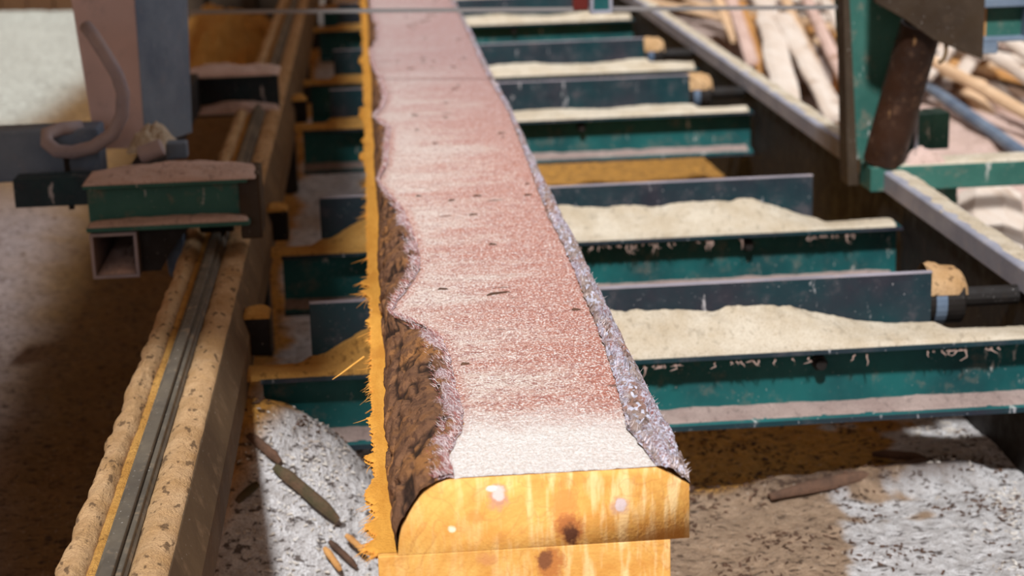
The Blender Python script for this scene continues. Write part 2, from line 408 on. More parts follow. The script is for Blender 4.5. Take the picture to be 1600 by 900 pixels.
blend(sm(-1.20, -1.46, X - .06 * (Y - 7)) * sm(6.4, 7.2, ye), np.array([.74, .74, .64]))  # sunlit floor patch with a slanting shade edge, painted into the tone
blend(sm(10.2, 10.4, Y) * sm(-.9, -.7, X) * sm(0, -.1, X), pale)  # lit floor at the far end, painted pale
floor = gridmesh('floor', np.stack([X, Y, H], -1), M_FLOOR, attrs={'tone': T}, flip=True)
tag(floor, 'mill floor buried under drifts of sawdust and bark chips', 'floor', kind='structure')
wl = MB()
for k in range(34):
    a = -4.5 + k * .155
    wl.box(a, a + .15, 11.0 + .01 * (k % 2), 11.05, 0, 1.4)
wl.box(-4.5, .77, 10.97, 11.0, .55, .67)
tag(wl.build('wall_back', M_WALL, bevel=.004), 'dark brown board wall at the far left end', 'wall', kind='structure')

cm = MB()  # added out-of-view panel, shaped to shade the left side
for k in range(7): cm.box(-1.27 + .13 * k, -1.144 + .13 * k, .45 if k < 4 else .95, 8.4 + .03 * (k % 2), 2.60, 2.625)
for yq in (1.7, 2.9, 4.1, 5.3, 6.5, 7.7): cm.box(-1.27, -.364, yq, yq + .08, 2.625, 2.70)
tag(cm.build('shade_panel', M_WALL, bevel=.002), 'added panel of brown boards shading the left side of the log bed', 'shade_panel', kind='structure')

# ------------------------------------------------------------------ cross beams, stop plates, rollers, heaps
CH_Z1, CH_Z0 = .384, .253
ch_y = [2.855, 3.70, 5.215, 6.10, 7.60, 8.45]
names = ['nearest teal crossbeam under the timber, long dust heap and dark bolt on it', 'second teal crossbeam from the front with a rust spot and tapering pale heap',
         'third teal crossbeam from the front, above the orange gap', 'fourth crossbeam from the front, hidden low behind a dark steel plate',
         'fifth crossbeam from the front, dark green with dust on top', 'farthest green crossbeam at the top of the picture']
def channel(y, i):
    r = empty('crossbeam', (.45, y, CH_Z0), names[i], 'crossbeam', 'teal steel crossbeams of the log bed')
    b = MB(); d = .044
    prof = [(y, CH_Z1), (y + .060, CH_Z1), (y + .060, CH_Z0), (y, CH_Z0), (y, CH_Z0 + .009), (y + .008, CH_Z0 + .013), (y + d, CH_Z0 + .018), (y + d, CH_Z1 - .014), (y + .008, CH_Z1 - .010), (y, CH_Z1 - .007)]
    x0, x1 = -.206, 1.134
    b.prism(prof, x0, x1, 'x')
    b.build('beam_body', M_GREEN, r, bevel=.0015)
    for zz in (CH_Z1 - .0072, CH_Z0 - .0004): MB().box(x0, x1, y - .0009, y + .0012, zz, zz + .0076 + .001 * (zz < .3)).build('flange_lip', M_PLATE, r)
    for bx in ((.745, .30) if i == 0 else (.80, .02) if i == 1 else (.62,)):
        m = MB(); m.tube([(bx, y + .048, .352), (bx, y + .028, .352)], .014, 6); m.tube([(bx, y + .03, .352), (bx, y + .016, .352)], .009, 12)
        m.build('bolt', M_BLACK, r)
    if i in (0, 1):
        m = MB()
        rng = random.Random(i)
        for k in range(42):
            a = rng.choice([.40, .45, .52, .60, .70, .79, .95, 1.0]) + rng.gauss(0, .025); L = rng.choice([.004, .007, .012, .022]); z = CH_Z1 - .012
            p0 = Vector((a, y + .004, z)); pts = [p0 + Vector((rng.uniform(-.0035, .0035) * j, 0.001, -L * j / 3)) for j in range(4)]
            m.tube(pts, [.0018, .0013, .0010, .0003], 5)
        s = m.build('dust_strands', M_PINK, r); tag(s, kind='stuff')
    return r
pl_names = ['nearest dark steel stop plate behind the largest sawdust heap, right corner bare', 'second stop plate from the front, blue black, beyond the second heap',
            'third stop plate from the front, nearly black, with thin dust along its foot', 'fourth stop plate from the front, dark green black', 'farthest stop plate near the top of the picture']
def plate(y, x0, x1, i):
    r = empty('stop_plate', ((x0+x1)/2, y, CH_Z1), pl_names[i], 'steel plate', 'upright steel plates behind the crossbeams')
    MB().box(x0, x1, y, y + .010, CH_Z1 - .006, .4885).build('plate', M_PLATE, r, bevel=.001)
    MB().box(x0, x1, y - .0006, y + .0106, .4865, .4892).build('worn_edge', M_PLATE_EDGE, r)
    for bx in (x0 + .25, x1 - .25): MB().box(bx, bx + .012, y + .010, y + .022, CH_Z1 - .006, .46).build('gusset', M_BLACK, r)
    return r
def roller(y, i):
    lab = {0: 'nearest conveyor roller, dust caked end beside the nearest stop plate', 2: 'conveyor roller whose tan dusty end shows past the third stop plate', 3: 'farthest conveyor roller, small tan end beside the fourth stop plate'}[i]
    r = empty('conveyor_roller', (.42, y, .419), lab, 'roller', 'rollers of the log bed')
    m = MB(); m.tube([(-.10, y, .419), (1.030, y, .419)], .046, 28); m.build('drum', M_BLACK, r, bevel=.004, smooth=False)
    for a0, a1 in ((1.029, 1.136),): MB().tube([(a0, y, .419), (a1, y, .419)], .018, 12).build('axle', M_BLACK, r)
    MB().tube([(.975, y, .419), (.996, y, .419)], .0475, 28).build('collar', M_BLUEGREY, r, bevel=.002)
    n, k = 26, 18
    u, v = np.meshgrid(np.linspace(.962, 1.036, n), np.linspace(-1.2, 1.0, k), indexing='ij')
    endr = np.sqrt(np.clip(1 - ((u - .990) / .047) ** 2, 0, 1)) * .4 + .6
    rr = (.0465 + .016 * np.cos(v * 1.2) * (.5 + 1.0 * fbm(u * 50, v * 2, seed=i))) * np.where(u > .99, endr, 1)
    P = np.stack([u, y + rr * np.sin(v), .419 + rr * np.cos(v)], -1)
    tag(gridmesh('dust_cap', P, M_TAN, r, flip=True), kind='stuff')
    return r
def bearing(y, i):
    r = empty('bearing_block', (-.215, y, .36), ['small dusty bearing block on the inner side of the left track, nearest one', 'small dusty bearing block on the left track behind the second crossbeam', 'small dusty bearing block on the left track behind the third crossbeam'][i], 'bearing', 'bearing blocks on the left track')
    MB().box(-.240, -.194, y - .03, y + .03, .385, .452).build('housing', M_BLACK, r, bevel=.004)
    u, v = np.meshgrid(np.linspace(-.2405, -.193, 20), np.linspace(y - .031, y + .031, 20), indexing='ij')
    e = (np.sin((u + .2405) / .0475 * math.pi) * np.sin((v - y + .031) / .062 * math.pi)) ** .4
    tag(gridmesh('dust_cap', np.stack([u, v, .451 + .014 * np.nan_to_num(e) * (.5 + fbm(u * 60, v * 60, seed=i))], -1), M_ORANGE, r, flip=True), kind='stuff')
def heap(y, hfun, y_plate, x0, x1, mat, label, px1, seed, lip=True):
    """sawdust lying on the top flange and leaning on the plate behind it"""
    nx = int((x1 - x0) * 260); nv = 30
    xs = np.linspace(x0, x1, nx); v = np.linspace(0, 1, nv)
    U, V = np.meshgrid(xs, v, indexing='ij')
    h = hfun(U) * (1 + .35 * (fbm(U * 18, V * 2, seed=seed) - .5) * 2 * .5)
    yb = y_plate - .001
    # beyond the plate end, and on a low part, the dust has its own back slope
    free = sm(px1, px1 + .03, U) + sm(-.12, -.15, U)
    up = V ** .75; prof = up * (1 - free) + np.sin(np.clip(V, 0, 1) * math.pi) ** .8 * .8 * free
    yq = (y + .001) + (yb - y - .002) * V
    z = CH_Z1 - .0015 + h * prof + .004 * sm(0, .12, V) * (1-free*V) + .0022 * (fbm(U * 160, V * 14, seed=seed + 3, o=2) - .3) * sm(0, .15, V)
    z[:, 0] = CH_Z1 - .002
    z = np.minimum(z, .486)
    P = np.stack([U, yq, z], -1)
    o = gridmesh('sawdust_heap', P, mat, flip=True)
    return tag(o, label, 'sawdust', None, 'stuff')
def flange_dust(y, x0, x1, mat, label, seed):
    xs = np.linspace(x0, x1, int((x1-x0)*220)); v = np.linspace(0, 1, 14); U, V = np.meshgrid(xs, v, indexing='ij')
    yq = y + .003 + .041 * V
    z = CH_Z0 + .0105 + .009 * V + (.001 + .005 * V) * (.3 + 1.1 * fbm(U * 25, V, seed=seed)) * sm(0, .15, V) + .001 * fbm(U * 200, V * 9, seed=seed)
    z[:, 0] = CH_Z0 + .009
    o = gridmesh('flange_dust', np.stack([U, yq, z], -1), mat, flip=True)
    return tag(o, label, 'sawdust', None, 'stuff')
def hf(kind):
    def f(x):
        if kind == 0: return .050 * (1 - sm(.60, .98, x)) + .008 + .004 * np.sin(x * 21)
        if kind == 1: return .048 * (1 - sm(.78, 1.0, x)) + .007 + .004 * np.sin(x * 17 + 1)
        if kind == 2: return .012 + .006 * np.sin(x * 9) ** 2
        return .020 + .012 * np.sin(x * 7 + 1) ** 2
    return f
def hleft(kind):
    def f(x): return (.010 + .045 * sm(-.115, -.02, x) if kind < 2 else .016 + 0 * x)
    return f
for i, y in enumerate(ch_y):
    channel(y, i)
    py = y + .086
    lab = ['largest pale sawdust heap on the nearest crossbeam', 'pale sawdust heap on the second crossbeam', 'thin pale dust line on the third crossbeam', 'pale dust ridge on the fourth crossbeam', 'pale dust ridge on the fifth crossbeam', 'dust on the farthest crossbeam']
    heap(y, hf(0 if i == 0 else 1 if i == 1 else 2 if i == 2 else 3), py, .16, 1.12, M_PALE, lab[i] + ', right of the timber', .96 if i < 5 else 2, 40 + i)
    heap(y, hleft(i), py, -.245, .16, M_ORANGE, lab[i].replace('pale', 'orange').replace('largest ', 'low ') + ', left of the timber', .96, 50 + i)
    if i < 3: flange_dust(y, -.204, 1.12, M_LIP, ['pinkish dust on the lower lip of the nearest crossbeam', 'pinkish dust on the lower lip of the second crossbeam', 'pinkish dust on the lower lip of the third crossbeam'][i], 60 + i)
    if i < 5:
        plate(py, -.122, .956, i)
    if i in (0, 2, 3): roller(py + .012 + .062, i)
    if i < 3: bearing(py + .08, i)

# ------------------------------------------------------------------ the two timbers
Lw = [(0.065, 1.700), (0.063, 1.769), (0.081, 1.846), (0.086, 1.91), (0.082, 2.003), (0.082, 2.104), (0.075, 2.202), (0.044, 2.273), (0.013, 2.325), (0.023, 2.381), (0.043, 2.463), (0.06, 2.551), (0.062, 2.669), (0.056, 2.798), (0.045, 2.967), (0.012, 3.159), (0.009, 3.217), (0.027, 3.365), (0.031, 3.564), (0.04, 3.747), (0.006, 3.888), (0.028, 4.017), (0.039, 4.18), (0.031, 4.436), (0.010, 4.727), (0.006, 5.054), (0.031, 5.258), (0.031, 5.573), (0.011, 6.03), (0.013, 6.335), (.03, 7), (.012, 7.6), (.03, 8.3), (.02, 9.2)]
Rw = [(0.271, 1.700), (0.258, 1.817), (0.262, 1.88), (0.269, 1.995), (0.275, 2.152), (0.277, 2.333), (0.28, 2.471), (0.281, 2.645), (0.279, 2.797), (0.281, 2.992), (0.286, 3.213), (0.293, 3.537), (0.298, 3.885), (0.291, 4.363), (0.291, 4.767), (0.294, 5.175), (0.294, 5.745), (0.288, 6.235), (.29, 9.2)]
TOP, BOT = .640, .5592
ys = np.concatenate([np.linspace(1.70, 3.2, 700), np.linspace(3.205, 5, 350), np.linspace(5.01, 9.2, 260)])
xl = np.interp(ys, [p[1] for p in Lw], [p[0] for p in Lw]) + .004 * (fbm(ys * 60, 0, seed=1) - .5) * sm(1.7, 1.74, ys)
xr = np.interp(ys, [p[1] for p in Rw], [p[0] for p in Rw]) + .005 * (fbm(ys * 60, 9, seed=2) - .5)
xs_ = .3055 + .003 * (fbm(ys * 14, 5, seed=6) - .5)
xl = np.maximum(xl, .005)
def section_left(k, n):      # wane curve from bottom left to the top edge
    t = np.linspace(0, 1, n)
    a = t * math.pi / 2
    bx = .0035 + (xl[:, None] - .0035) * (1 - np.cos(a)) ** .92
    bz = BOT + (TOP - BOT) * np.sin(a) ** .95
    bz = np.broadcast_to(bz, bx.shape).copy()
    return bx, bz, t
timber = empty('sawn_timber', (.155, 1.70, BOT), 'long half sawn timber with pinkish dusty top and bark edges, on the lower board', 'timber')
nt = 90
tt = np.linspace(0, 1, nt)
Xt = xl[:, None] + (xr - xl)[:, None] * tt; Yt = np.repeat(ys[:, None], nt, 1)
Zt = TOP + .0012 * (fbm(Xt * 160, Yt * 110, seed=9, o=2) - .5) - .0012 * sm(.02, .0, tt)[None]
edge = np.minimum((Xt - xl[:, None]) / .10 + .0, (xr[:, None] - Xt) / .10)
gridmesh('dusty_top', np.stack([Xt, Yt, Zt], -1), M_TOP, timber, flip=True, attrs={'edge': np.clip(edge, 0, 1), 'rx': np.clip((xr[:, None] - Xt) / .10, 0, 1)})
# wood body: closed prism along y following the wane, a hair inside the bark
nb = 14
bx, bz, _ = section_left(0, nb)
cross = np.concatenate([np.stack([bx, np.repeat(ys[:, None], nb, 1), bz], -1),
    np.stack([xr, ys, np.full_like(ys, TOP)], -1)[:, None], np.stack([xs_, ys, np.full_like(ys, .6195)], -1)[:, None],
    np.stack([xs_, ys, np.full_like(ys, BOT)], -1)[:, None], np.stack([bx[:, 0], ys, bz[:, 0]], -1)[:, None]], 1)
cross[:, :nb, 0] += .0008; cross[:, 4:nb, 0] += .0016; cross[:, 1:nb+2, 2] -= .0012
m_ = cross.shape[1]
body = gridmesh('wood_body', cross, M_END, timber, smooth=False, extra_faces=[list(range(m_ - 1))[::-1], [(len(ys)-1) * m_ + k for k in range(m_ - 1)]])
# bark on the left wane
nl = 46
bx, bz, t = section_left(0, nl)
Yb = np.repeat(ys[:, None], nl, 1); arc = t[None] * .10
wid = np.clip((xl - .006) / .05, 0, 1)[:, None]
scale = fbm(Yb * 26, arc * 60, seed=31, o=4); plates = np.abs(fbm(Yb * 16 + 1.5 * fbm(Yb * 9, arc * 20, seed=33), arc * 42, seed=32, o=3) - .5) * 2
crack = sm(.02, .30, plates)
hb = (.005 * scale + .007 * crack) * wid * sm(0, .06, t)[None] * sm(1.0, .93, t)[None]
hb += .0022 * fbm(Yb * 130, arc * 190, seed=34, o=2) * sm(1.0, .9, t)[None] * wid
nxn = -np.cos(t * math.pi / 2)[None]; nzn = np.sin(t * math.pi / 2)[None]
hb *= .3 + .7 * sm(1.70, 1.72, ys)[:, None]
# outward normal of the wane: up-left
P = np.stack([bx + hb * -.75, Yb, bz + hb * .65], -1)
ragged = .018 * fbm(Yb * 22, 3, seed=35)
fibre_sheen = sm(.74, 1.05, t[None] + (fbm(Yb * 30, arc * 8, seed=36) - .5) * .45)
gridmesh('left_bark', P, M_BARK_L, timber, attrs={'crack': crack, 'fibre_sheen': np.clip(fibre_sheen, 0, 1)})
# bark on the right wane: ridge curling up to the upper right corner
nr = 30
u = np.linspace(0, 1, nr)
Yr = np.repeat(ys[:, None], nr, 1)
Xr = xr[:, None] + (xs_ - xr + .0015)[:, None] * u
base = TOP + (.6165 - TOP) * u[None] ** 1.4
sc = fbm(Yr * 34, u[None] * 5, seed=41, o=4); pl2 = np.abs(fbm(Yr * 28, u[None] * 6, seed=42, o=3) - .5) * 2; cr2 = sm(.0, .2, pl2)
bump = (.008 * sc + .010 * cr2) * np.sin(np.clip(u, 0, 1) * math.pi * .80 + .05)[None] ** .7
bump = bump * (.55 + .9 * fbm(Yr * 9, u[None] * 2, seed=47, o=2)); bump *= sm(1.70, 1.73, ys)[:, None] * .75 + .25
Pr = np.stack([Xr + bump * .25 * u[None], Yr, base + bump + .0006], -1)
skirt = Pr[:, -1:].copy(); skirt[..., 2] = .610; skirt[..., 0] = (xs_ - .0003)[:, None]
Pr = np.concatenate([Pr, skirt], 1)
fr2 = np.clip(np.concatenate([.22 + 1.3 * (fbm(Yr * 12, u[None] * 3, seed=43) - .3), np.zeros((len(ys), 1))], 1), 0, 1)
gridmesh('right_bark', Pr, M_BARK_R, timber, flip=True, attrs={'crack': np.concatenate([cr2, np.ones((len(ys), 1))], 1), 'fibre_sheen': fr2})
# torn fibres along both wane edges
def fibres(name, n, fn, mat, parent, r=.00045, seed=0, segs=3):
    rng = np.random.RandomState(seed); V = []; F = []
    for _ in range(n):
        p, d, L, w_ = fn(rng)
        p = np.array(p, float); d = np.array(d, float); d /= np.linalg.norm(d)
        s = np.cross(d, [0, 0, 1.]); s = s / (np.linalg.norm(s) + 1e-6); q = np.cross(s, d)
        curl = rng.uniform(-1, 1, 3) * .25
        b0 = len(V)
        for k in range(segs + 1):
            f_ = k / segs; c = p + (d + curl * f_) * L * f_; ww = w_ * (1 - .85 * f_)
            V += [c + s * ww, c - s * ww * .5 + q * ww * .8, c - s * ww * .5 - q * ww * .8]
        for k in range(segs):
            for e in range(3):
                a_ = b0 + k*3 + e; b_ = b0 + k*3 + (e+1) % 3
                F.append((a_, b_, b_ + 3, a_ + 3))
    me = bpy.data.meshes.new(name)
    off = np.zeros(3); qn = parent
    while qn is not None: off = off + np.array(qn.location); qn = qn.parent
    me.from_pydata([tuple(v - off) for v in V], [], F)
    o = link(name, me, mat, parent); tag(o, kind='stuff'); return o
def ypick(rng, far=5.0): return 1.705 + (far - 1.705) * rng.rand() ** 1.6
def f_left(rng):
    y = ypick(rng); i = min(np.searchsorted(ys, y), len(ys)-1)
    t_ = 1 - rng.rand() ** 1.3 * .22
    a = t_ * math.pi / 2; x = .0035 + (xl[i] - .0035) * (1 - math.cos(a)) ** .92; z = BOT + (TOP - BOT) * math.sin(a) ** .95 + .003
    return (x - .001, y, z), (-.6 + rng.uniform(-.5, .6), rng.uniform(-.8, .5), .5 + rng.uniform(-.3, .4)), rng.uniform(.003, .010), rng.uniform(.0003, .0007)
M_FIB = NT('torn_white_fibre').out((.72, .60, .58), .8)
M_FIB2 = NT('torn_orange_fibre').out((.76, .36, .07), .8)
M_FIBR = NT('torn_red_fibre').out((.36, .13, .11), .8)
fibres('torn_fibres', 2600, f_left, M_FIB, timber, seed=5)
fibres('red_fibres', 2600, f_left, M_FIBR, timber, seed=15)
def f_right(rng):
    y = ypick(rng, 4.5); i = min(np.searchsorted(ys, y), len(ys)-1); u_ = rng.rand() ** .6
    x = xr[i] + (xs_[i] - xr[i]) * u_; z = TOP + (.6165 - TOP) * u_ ** 1.4 + .006
    return (x, y, z), (.5 + rng.uniform(-.5, .6), rng.uniform(-.9, .9), .7), rng.uniform(.003, .011), rng.uniform(.0003, .0007)
fibres('right_fibres', 1500, f_right, M_FIB, timber, seed=6)
# dark flecks and bark crumbs lying on the top
cr = MB(); rng = random.Random(8)
for k in range(46):
    y = 2.0 + 4.5 * rng.random(); x = rng.uniform(.07, .27); L = rng.uniform(.003, .010) * (2.0 if k % 9 == 0 else 1); a = rng.uniform(-.4, .4)
    wv = rng.uniform(.0012, .003); dx, dy = L * math.cos(a), L * math.sin(a)
    cr.hexa([(x-dx, y-dy-wv, TOP), (x+dx, y+dy-wv*.3, TOP), (x+dx, y+dy+wv*.3, TOP), (x-dx, y-dy+wv, TOP)], [(x-dx*.6, y-dy*.6-wv*.5, TOP+.003), (x+dx*.7, y+dy*.7-wv*.3, TOP+.002), (x+dx*.7, y+dy*.7+wv*.3, TOP+.002), (x-dx*.6, y-dy*.6+wv*.5, TOP+.003)])
tag(cr.build('bark_crumbs', M_CHIP, timber), kind='stuff')

# lower board
board = empty('lower_board', (.135, 1.70, .489), 'flat orange board lying under the long timber, splintered along its left edge', 'board')
b = MB(); b.box(-.0165, .2855, 1.70, 9.2, .4895, .5590); b.build('board_body', M_END2, board, bevel=.0012)
yv = np.concatenate([np.linspace(1.707, 3.6, 1300), np.linspace(3.602, 9.2, 900)])
lo = -.018 - .006 * fbm(yv * 9, 0, seed=71) - .006 * np.abs(fbm(yv * 60, 3, seed=72) - .5) * 2 - .0015 * nz(yv * 260, 1, seed=73) - .012 * sm(.62, .8, fbm(yv * 16, 8, seed=74))
lo = lo * 1.0 + .004
vv = np.linspace(0, 1, 7)
Xs = lo[:, None] + (.0045 - lo)[:, None] * vv; Ys = np.repeat(yv[:, None], 7, 1)
Zs = .5598 + 0 * Xs; Zs[:, 0] = .5575
gridmesh('fuzzy_edge_face', np.stack([Xs, Ys, Zs], -1), M_STRIP, board, flip=True, smooth=False)
gridmesh('edge_underside', np.stack([Xs[:, :5], Ys[:, :5], Zs[:, :5] - .0045], -1), M_STRIP, board, smooth=False)
def f_spl(rng):
    y = ypick(rng, 7.5); 
    cl = nz(y * 13, 2, seed=77)
    x = float(np.interp(y, yv, lo)) + .002
    L = rng.uniform(.002, .005) + .030 * max(0, cl - .62) * 2.4 * rng.rand()
    return (x, y, .5585), (-1, rng.uniform(-1.5, .1), rng.uniform(-.9, .1)), L, rng.uniform(.0004, .0010)
fibres('splinter_fringe', 700, f_spl, M_FIB2, board, seed=7, segs=4)
def f_long(rng):
    y = rng.choice([2.36, 2.5, 2.72, 2.80, 2.95, 3.3, 3.6, 2.15, 1.95]) + rng.uniform(-.03, .03); x = float(np.interp(y, yv, lo)) + .002
    return (x, y, .558), (-1, rng.uniform(-1.9, -.5), rng.uniform(-.5, .1)), rng.uniform(.014, .032), rng.uniform(.0008, .0014)
fibres('long_splinters', 46, f_long, M_FIB2, board, seed=27, segs=6)
m = MB(); m.tube([(-.028, 2.40, .556), (-.045, 2.375, .552), (-.060, 2.36, .546), (-.072, 2.352, .541)], [.0016, .0013, .001, .0004], 6); m.build('long_splinter', M_FIB2, board)

# ------------------------------------------------------------------ left track
lt = empty('left_track_beam', (-.31, 4, .38), 'long dusty track beam left of the timber with a steel rail along it', 'beam')
m = MB(); prof = [(-.372, .485), (-.250, .485), (-.228, .425), (-.228, .36), (-.372, .36)]
m.prism([(x, z) for x, z in prof], 1.2, 10.5, 'y'); m.build('beam_body', M_BROWNSTEEL, lt, bevel=.003)
m = MB(); m.box(-.326, -.297, 1.2, 10.5, .485, .499); m.box(-.319, -.304, 1.2, 10.5, .499, .508)
m.prism([(-.330, .486), (-.293, .486), (-.299, .497), (-.324, .497)], 1.2, 10.5, 'y')
m.build('rail', M_RAILSTEEL, lt, bevel=.002)
for yq in (1.6, 3.4, 5.2, 7.0, 8.8):
    m = MB(); m.box(-.34, -.25, yq + .5, yq + .58, .02, .36); m.box(-.36, -.235, yq + .46, yq + .62, .345, .361); m.build('leg', M_BLACK, lt, bevel=.002)
def strip_dust(x0, x1, y0, y1, hmax, mat, label, seed, z0=.485, ragged=.3):
    Yg = np.linspace(y0, y1, int((y1 - y0) * 150)); v = np.linspace(0, 1, 26); Yg, V = np.meshgrid(Yg, v, indexing='ij')
    e0 = x0 + (fbm(Yg * 24, 0, seed=seed) - .5) * (x1 - x0) * ragged; e1 = x1 + (fbm(Yg * 24, 5, seed=seed + 1) - .5) * (x1 - x0) * ragged * .5
    Xg = e0 + (e1 - e0) * V
    z = z0 - .001 + hmax * np.sin(V * math.pi) ** .55 * (.55 + .9 * (fbm(Yg * 17, V * 2.5, seed=seed + 2) - .0) * .8) + .002 * fbm(Yg * 150, V * 14, seed=seed + 4, o=2) * np.sin(V * math.pi)
    o = gridmesh('track_dust', np.stack([Xg, Yg, z], -1), mat); return tag(o, label, 'sawdust', None, 'stuff')
strip_dust(-.374, -.340, 1.2, 10.4, .016, M_TAN, 'lumpy tan sawdust ridge along the outer side of the left rail', 81, ragged=.35)
strip_dust(-.294, -.250, 1.2, 10.4, .010, M_TAN, 'tan sawdust carpet on the inner side of the left rail', 85, ragged=.08)
strip_dust(-.343, -.327, 1.2, 10.4, .003, M_ORANGE, 'thin orange dust in the groove beside the left rail', 89, ragged=.05)

# ------------------------------------------------------------------ right track
rt = empty('right_track_beam', (1.16, 4, .08), 'long steel track beam on the right, whitish dusty top and dark inner side', 'beam')
m = MB(); m.box(1.142, 1.150, 1.8, 11, .06, .43); m.build('web', M_BLACK, rt)
m = MB(); m.prism([(1.136, .428), (1.136, .470), (1.141, .474), (1.188, .472), (1.192, .462), (1.192, .428)], 1.8, 11, 'y'); m.build('rail', M_GREY, rt, bevel=.002)
m = MB(); m.box(1.120, 1.142, 1.8, 11, .06, .072); m.box(1.15, 1.20, 1.8, 11, .05, .07); m.build('foot_flange', M_BLACK, rt)
for yq in (3.5, 5.6, 7.7):
    m = MB(); m.box(1.15, 1.21, yq, yq + .06, .0, .428); m.build('leg', M_DARKBROWN, rt, bevel=.002)
o = strip_dust(1.146, 1.189, 1.8, 11, .0035, M_PALE, 'whitish dust film along the top of the right track beam', 93, z0=.4725, ragged=.7)

# ------------------------------------------------------------------ left carriage
lc = empty('saw_carriage', (-.40, 3.3, .51), 'dusty green saw carriage straddling the left rail', 'machine carriage')
def cchan(x0, x1, y, z0, z1, d, t=.008):
    m = MB(); m.prism([(y, z1), (y + d, z1), (y + d, z0), (y, z0), (y, z0 + t), (y + d - t, z0 + t), (y + d - t, z1 - t), (y, z1 - t)], x0, x1, 'x'); return m
cchan(-.535, -.236, 3.27, .553, .642, .055).build('front_crossmember', M_GREEN_OLD, lc, bevel=.001)
MB().box(-.535, -.23, 3.33, 3.40, .628, .642).build('deck_plate', M_BROWNSTEEL, lc, bevel=.001)
MB().box(-.255, -.215, 3.30, 3.41, .52, .645).build('side_block', M_DARKBROWN, lc, bevel=.004)
cchan(-.51, -.255, 4.95, .480, .590, .06).build('rear_crossmember', M_PLATE, lc, bevel=.001)
MB().box(-.50, -.47, 3.62, 4.98, .50, .60).build('side_member', M_BLACK, lc, bevel=.002)
m = MB()  # square tube open to the front
x0, x1, z0, z1, t = -.532, -.446, .462, .548, .006
for bx in ((x0, x1, z0, z0 + t), (x0, x1, z1 - t, z1), (x0, x0 + t, z0 + t, z1 - t), (x1 - t, x1, z0 + t, z1 - t)): m.box(bx[0], bx[1], 3.28, 3.70, bx[2], bx[3])
m.build('square_tube', M_HOSE, lc, bevel=.001)
MB().prism([(-.445, .552), (-.345, .552), (-.37, .525), (-.395, .49), (-.41, .465), (-.445, .465)], 3.31, 3.32, 'y').build('gusset', M_BLACK, lc)
m = MB(); m.tube([(-.405, 3.42, .475), (-.372, 3.42, .475)], .05, 28); m.tube([(-.42, 3.42, .475), (-.36, 3.42, .475)], .015, 12); m.build('wheel', M_BLUEGREY, lc, bevel=.002)
m = MB(); m.tube([(-.345, 3.46, .535), (-.28, 3.46, .535)], .035, 28); m.build('rail_wheel', M_BLACK, lc, bevel=.002)
# leaning post, square section turned to the camera
post = MB()
bot = [(-.575, 3.72), (-.469, 3.70), (-.389, 3.86), (-.49, 3.90)]; top = [(-.612, 3.72), (-.464, 3.70), (-.368, 3.86), (-.53, 3.92)]
post.hexa([(x, y, .628) for x, y in bot], [(x, y, 1.15) for x, y in top])
post.build('post', M_POST, lc, bevel=.003)
side = MB(); side.hexa([(-.4685, 3.697, .630), (-.3875, 3.858, .630), (-.3885, 3.861, .630), (-.4695, 3.701, .630)], [(-.4635, 3.697, 1.15), (-.3665, 3.858, 1.15), (-.3675, 3.861, 1.15), (-.4645, 3.701, 1.15)])
side.build('post_sky_side', M_BLUEGREY, lc)  # added sheet; cool skylight on the post's side is put into its colour
m = MB(); m.tube([(-.545, 3.55, .90), (-.530, 3.53, .885), (-.505, 3.51, .845), (-.486, 3.5, .81), (-.478, 3.5, .775), (-.484, 3.5, .73), (-.505, 3.5, .695), (-.545, 3.5, .671), (-.585, 3.5, .663), (-.615, 3.5, .667), (-.634, 3.51, .682), (-.636, 3.53, .696), (-.61, 3.55, .702), (-.575, 3.57, .700)], .0135, 14)
m.build('bent_hose', M_HOSE, lc, smooth=True)
MB().tube([(-.598, 3.5, .655), (-.596, 3.5, .55)], .006, 8).build('rod', M_BLACK, lc)
MB().box(-.685, -.535, 3.40, 3.46, .578, .633).build('end_box', M_PLATE, lc, bevel=.002)
MB().box(-.95, -.54, 3.55, 3.64, .598, .700).build('side_arm', M_BLUEGREY, lc, bevel=.006)
m = MB(); m.tube([(-.45, 3.45, .66), (-.405, 3.45, .675)], .017, 14); m.build('bolt_head', M_HOSE, lc, bevel=.003)
m = MB(); m.box(-.405, -.365, 3.50, 3.54, .64, .672); m.build('clamp', M_BLUEGREY, lc, bevel=.003)
def pile(name, x0, x1, y0, y1, z0, h, mat, label, seed, parent=None, n=70, edge=.5):
    U, V = np.meshgrid(np.linspace(0, 1, n), np.linspace(0, 1, n), indexing='ij')
    env = (np.sin(U * math.pi) * np.sin(V * math.pi)) ** edge
    z = z0 - .001 + h * env * (.4 + 1.0 * fbm(U * 5, V * 4, seed=seed)) + .0016 * fbm(U * 40, V * 40, seed=seed + 1, o=2) * env
    P = np.stack([x0 + (x1 - x0) * U, y0 + (y1 - y0) * V, z], -1)
    o = gridmesh(name, P, mat, parent)
    o2 = tag(o, label, 'sawdust' if parent is None else None, None, 'stuff'); o.data.flip_normals(); return o
pile('carriage_dust', -.536, -.220, 3.268, 3.41, .642, .022, M_PINK, 'pinkish sawdust caked on the deck of the left carriage', 101)
pile('carriage_lip_dust', -.534, -.238, 3.272, 3.317, .561, .012, M_PINK, 'pinkish sawdust on the lower lip of the left carriage front', 103, edge=.25)
pile('carriage_rear_dust', -.51, -.25, 4.95, 5.10, .590, .022, M_PINK, 'sawdust on the rear crossmember of the left carriage', 105, edge=.3)
pile('carriage_rear_lip_dust', -.51, -.255, 4.945, 5.0, .488, .03, M_PINK, 'sawdust on the lower lip of the rear crossmember', 106, edge=.3)
pile('tube_dust', -.524, -.454, 3.285, 3.6, .468, .014, M_PINK, 'sawdust lying inside the open square tube', 107, edge=.3)
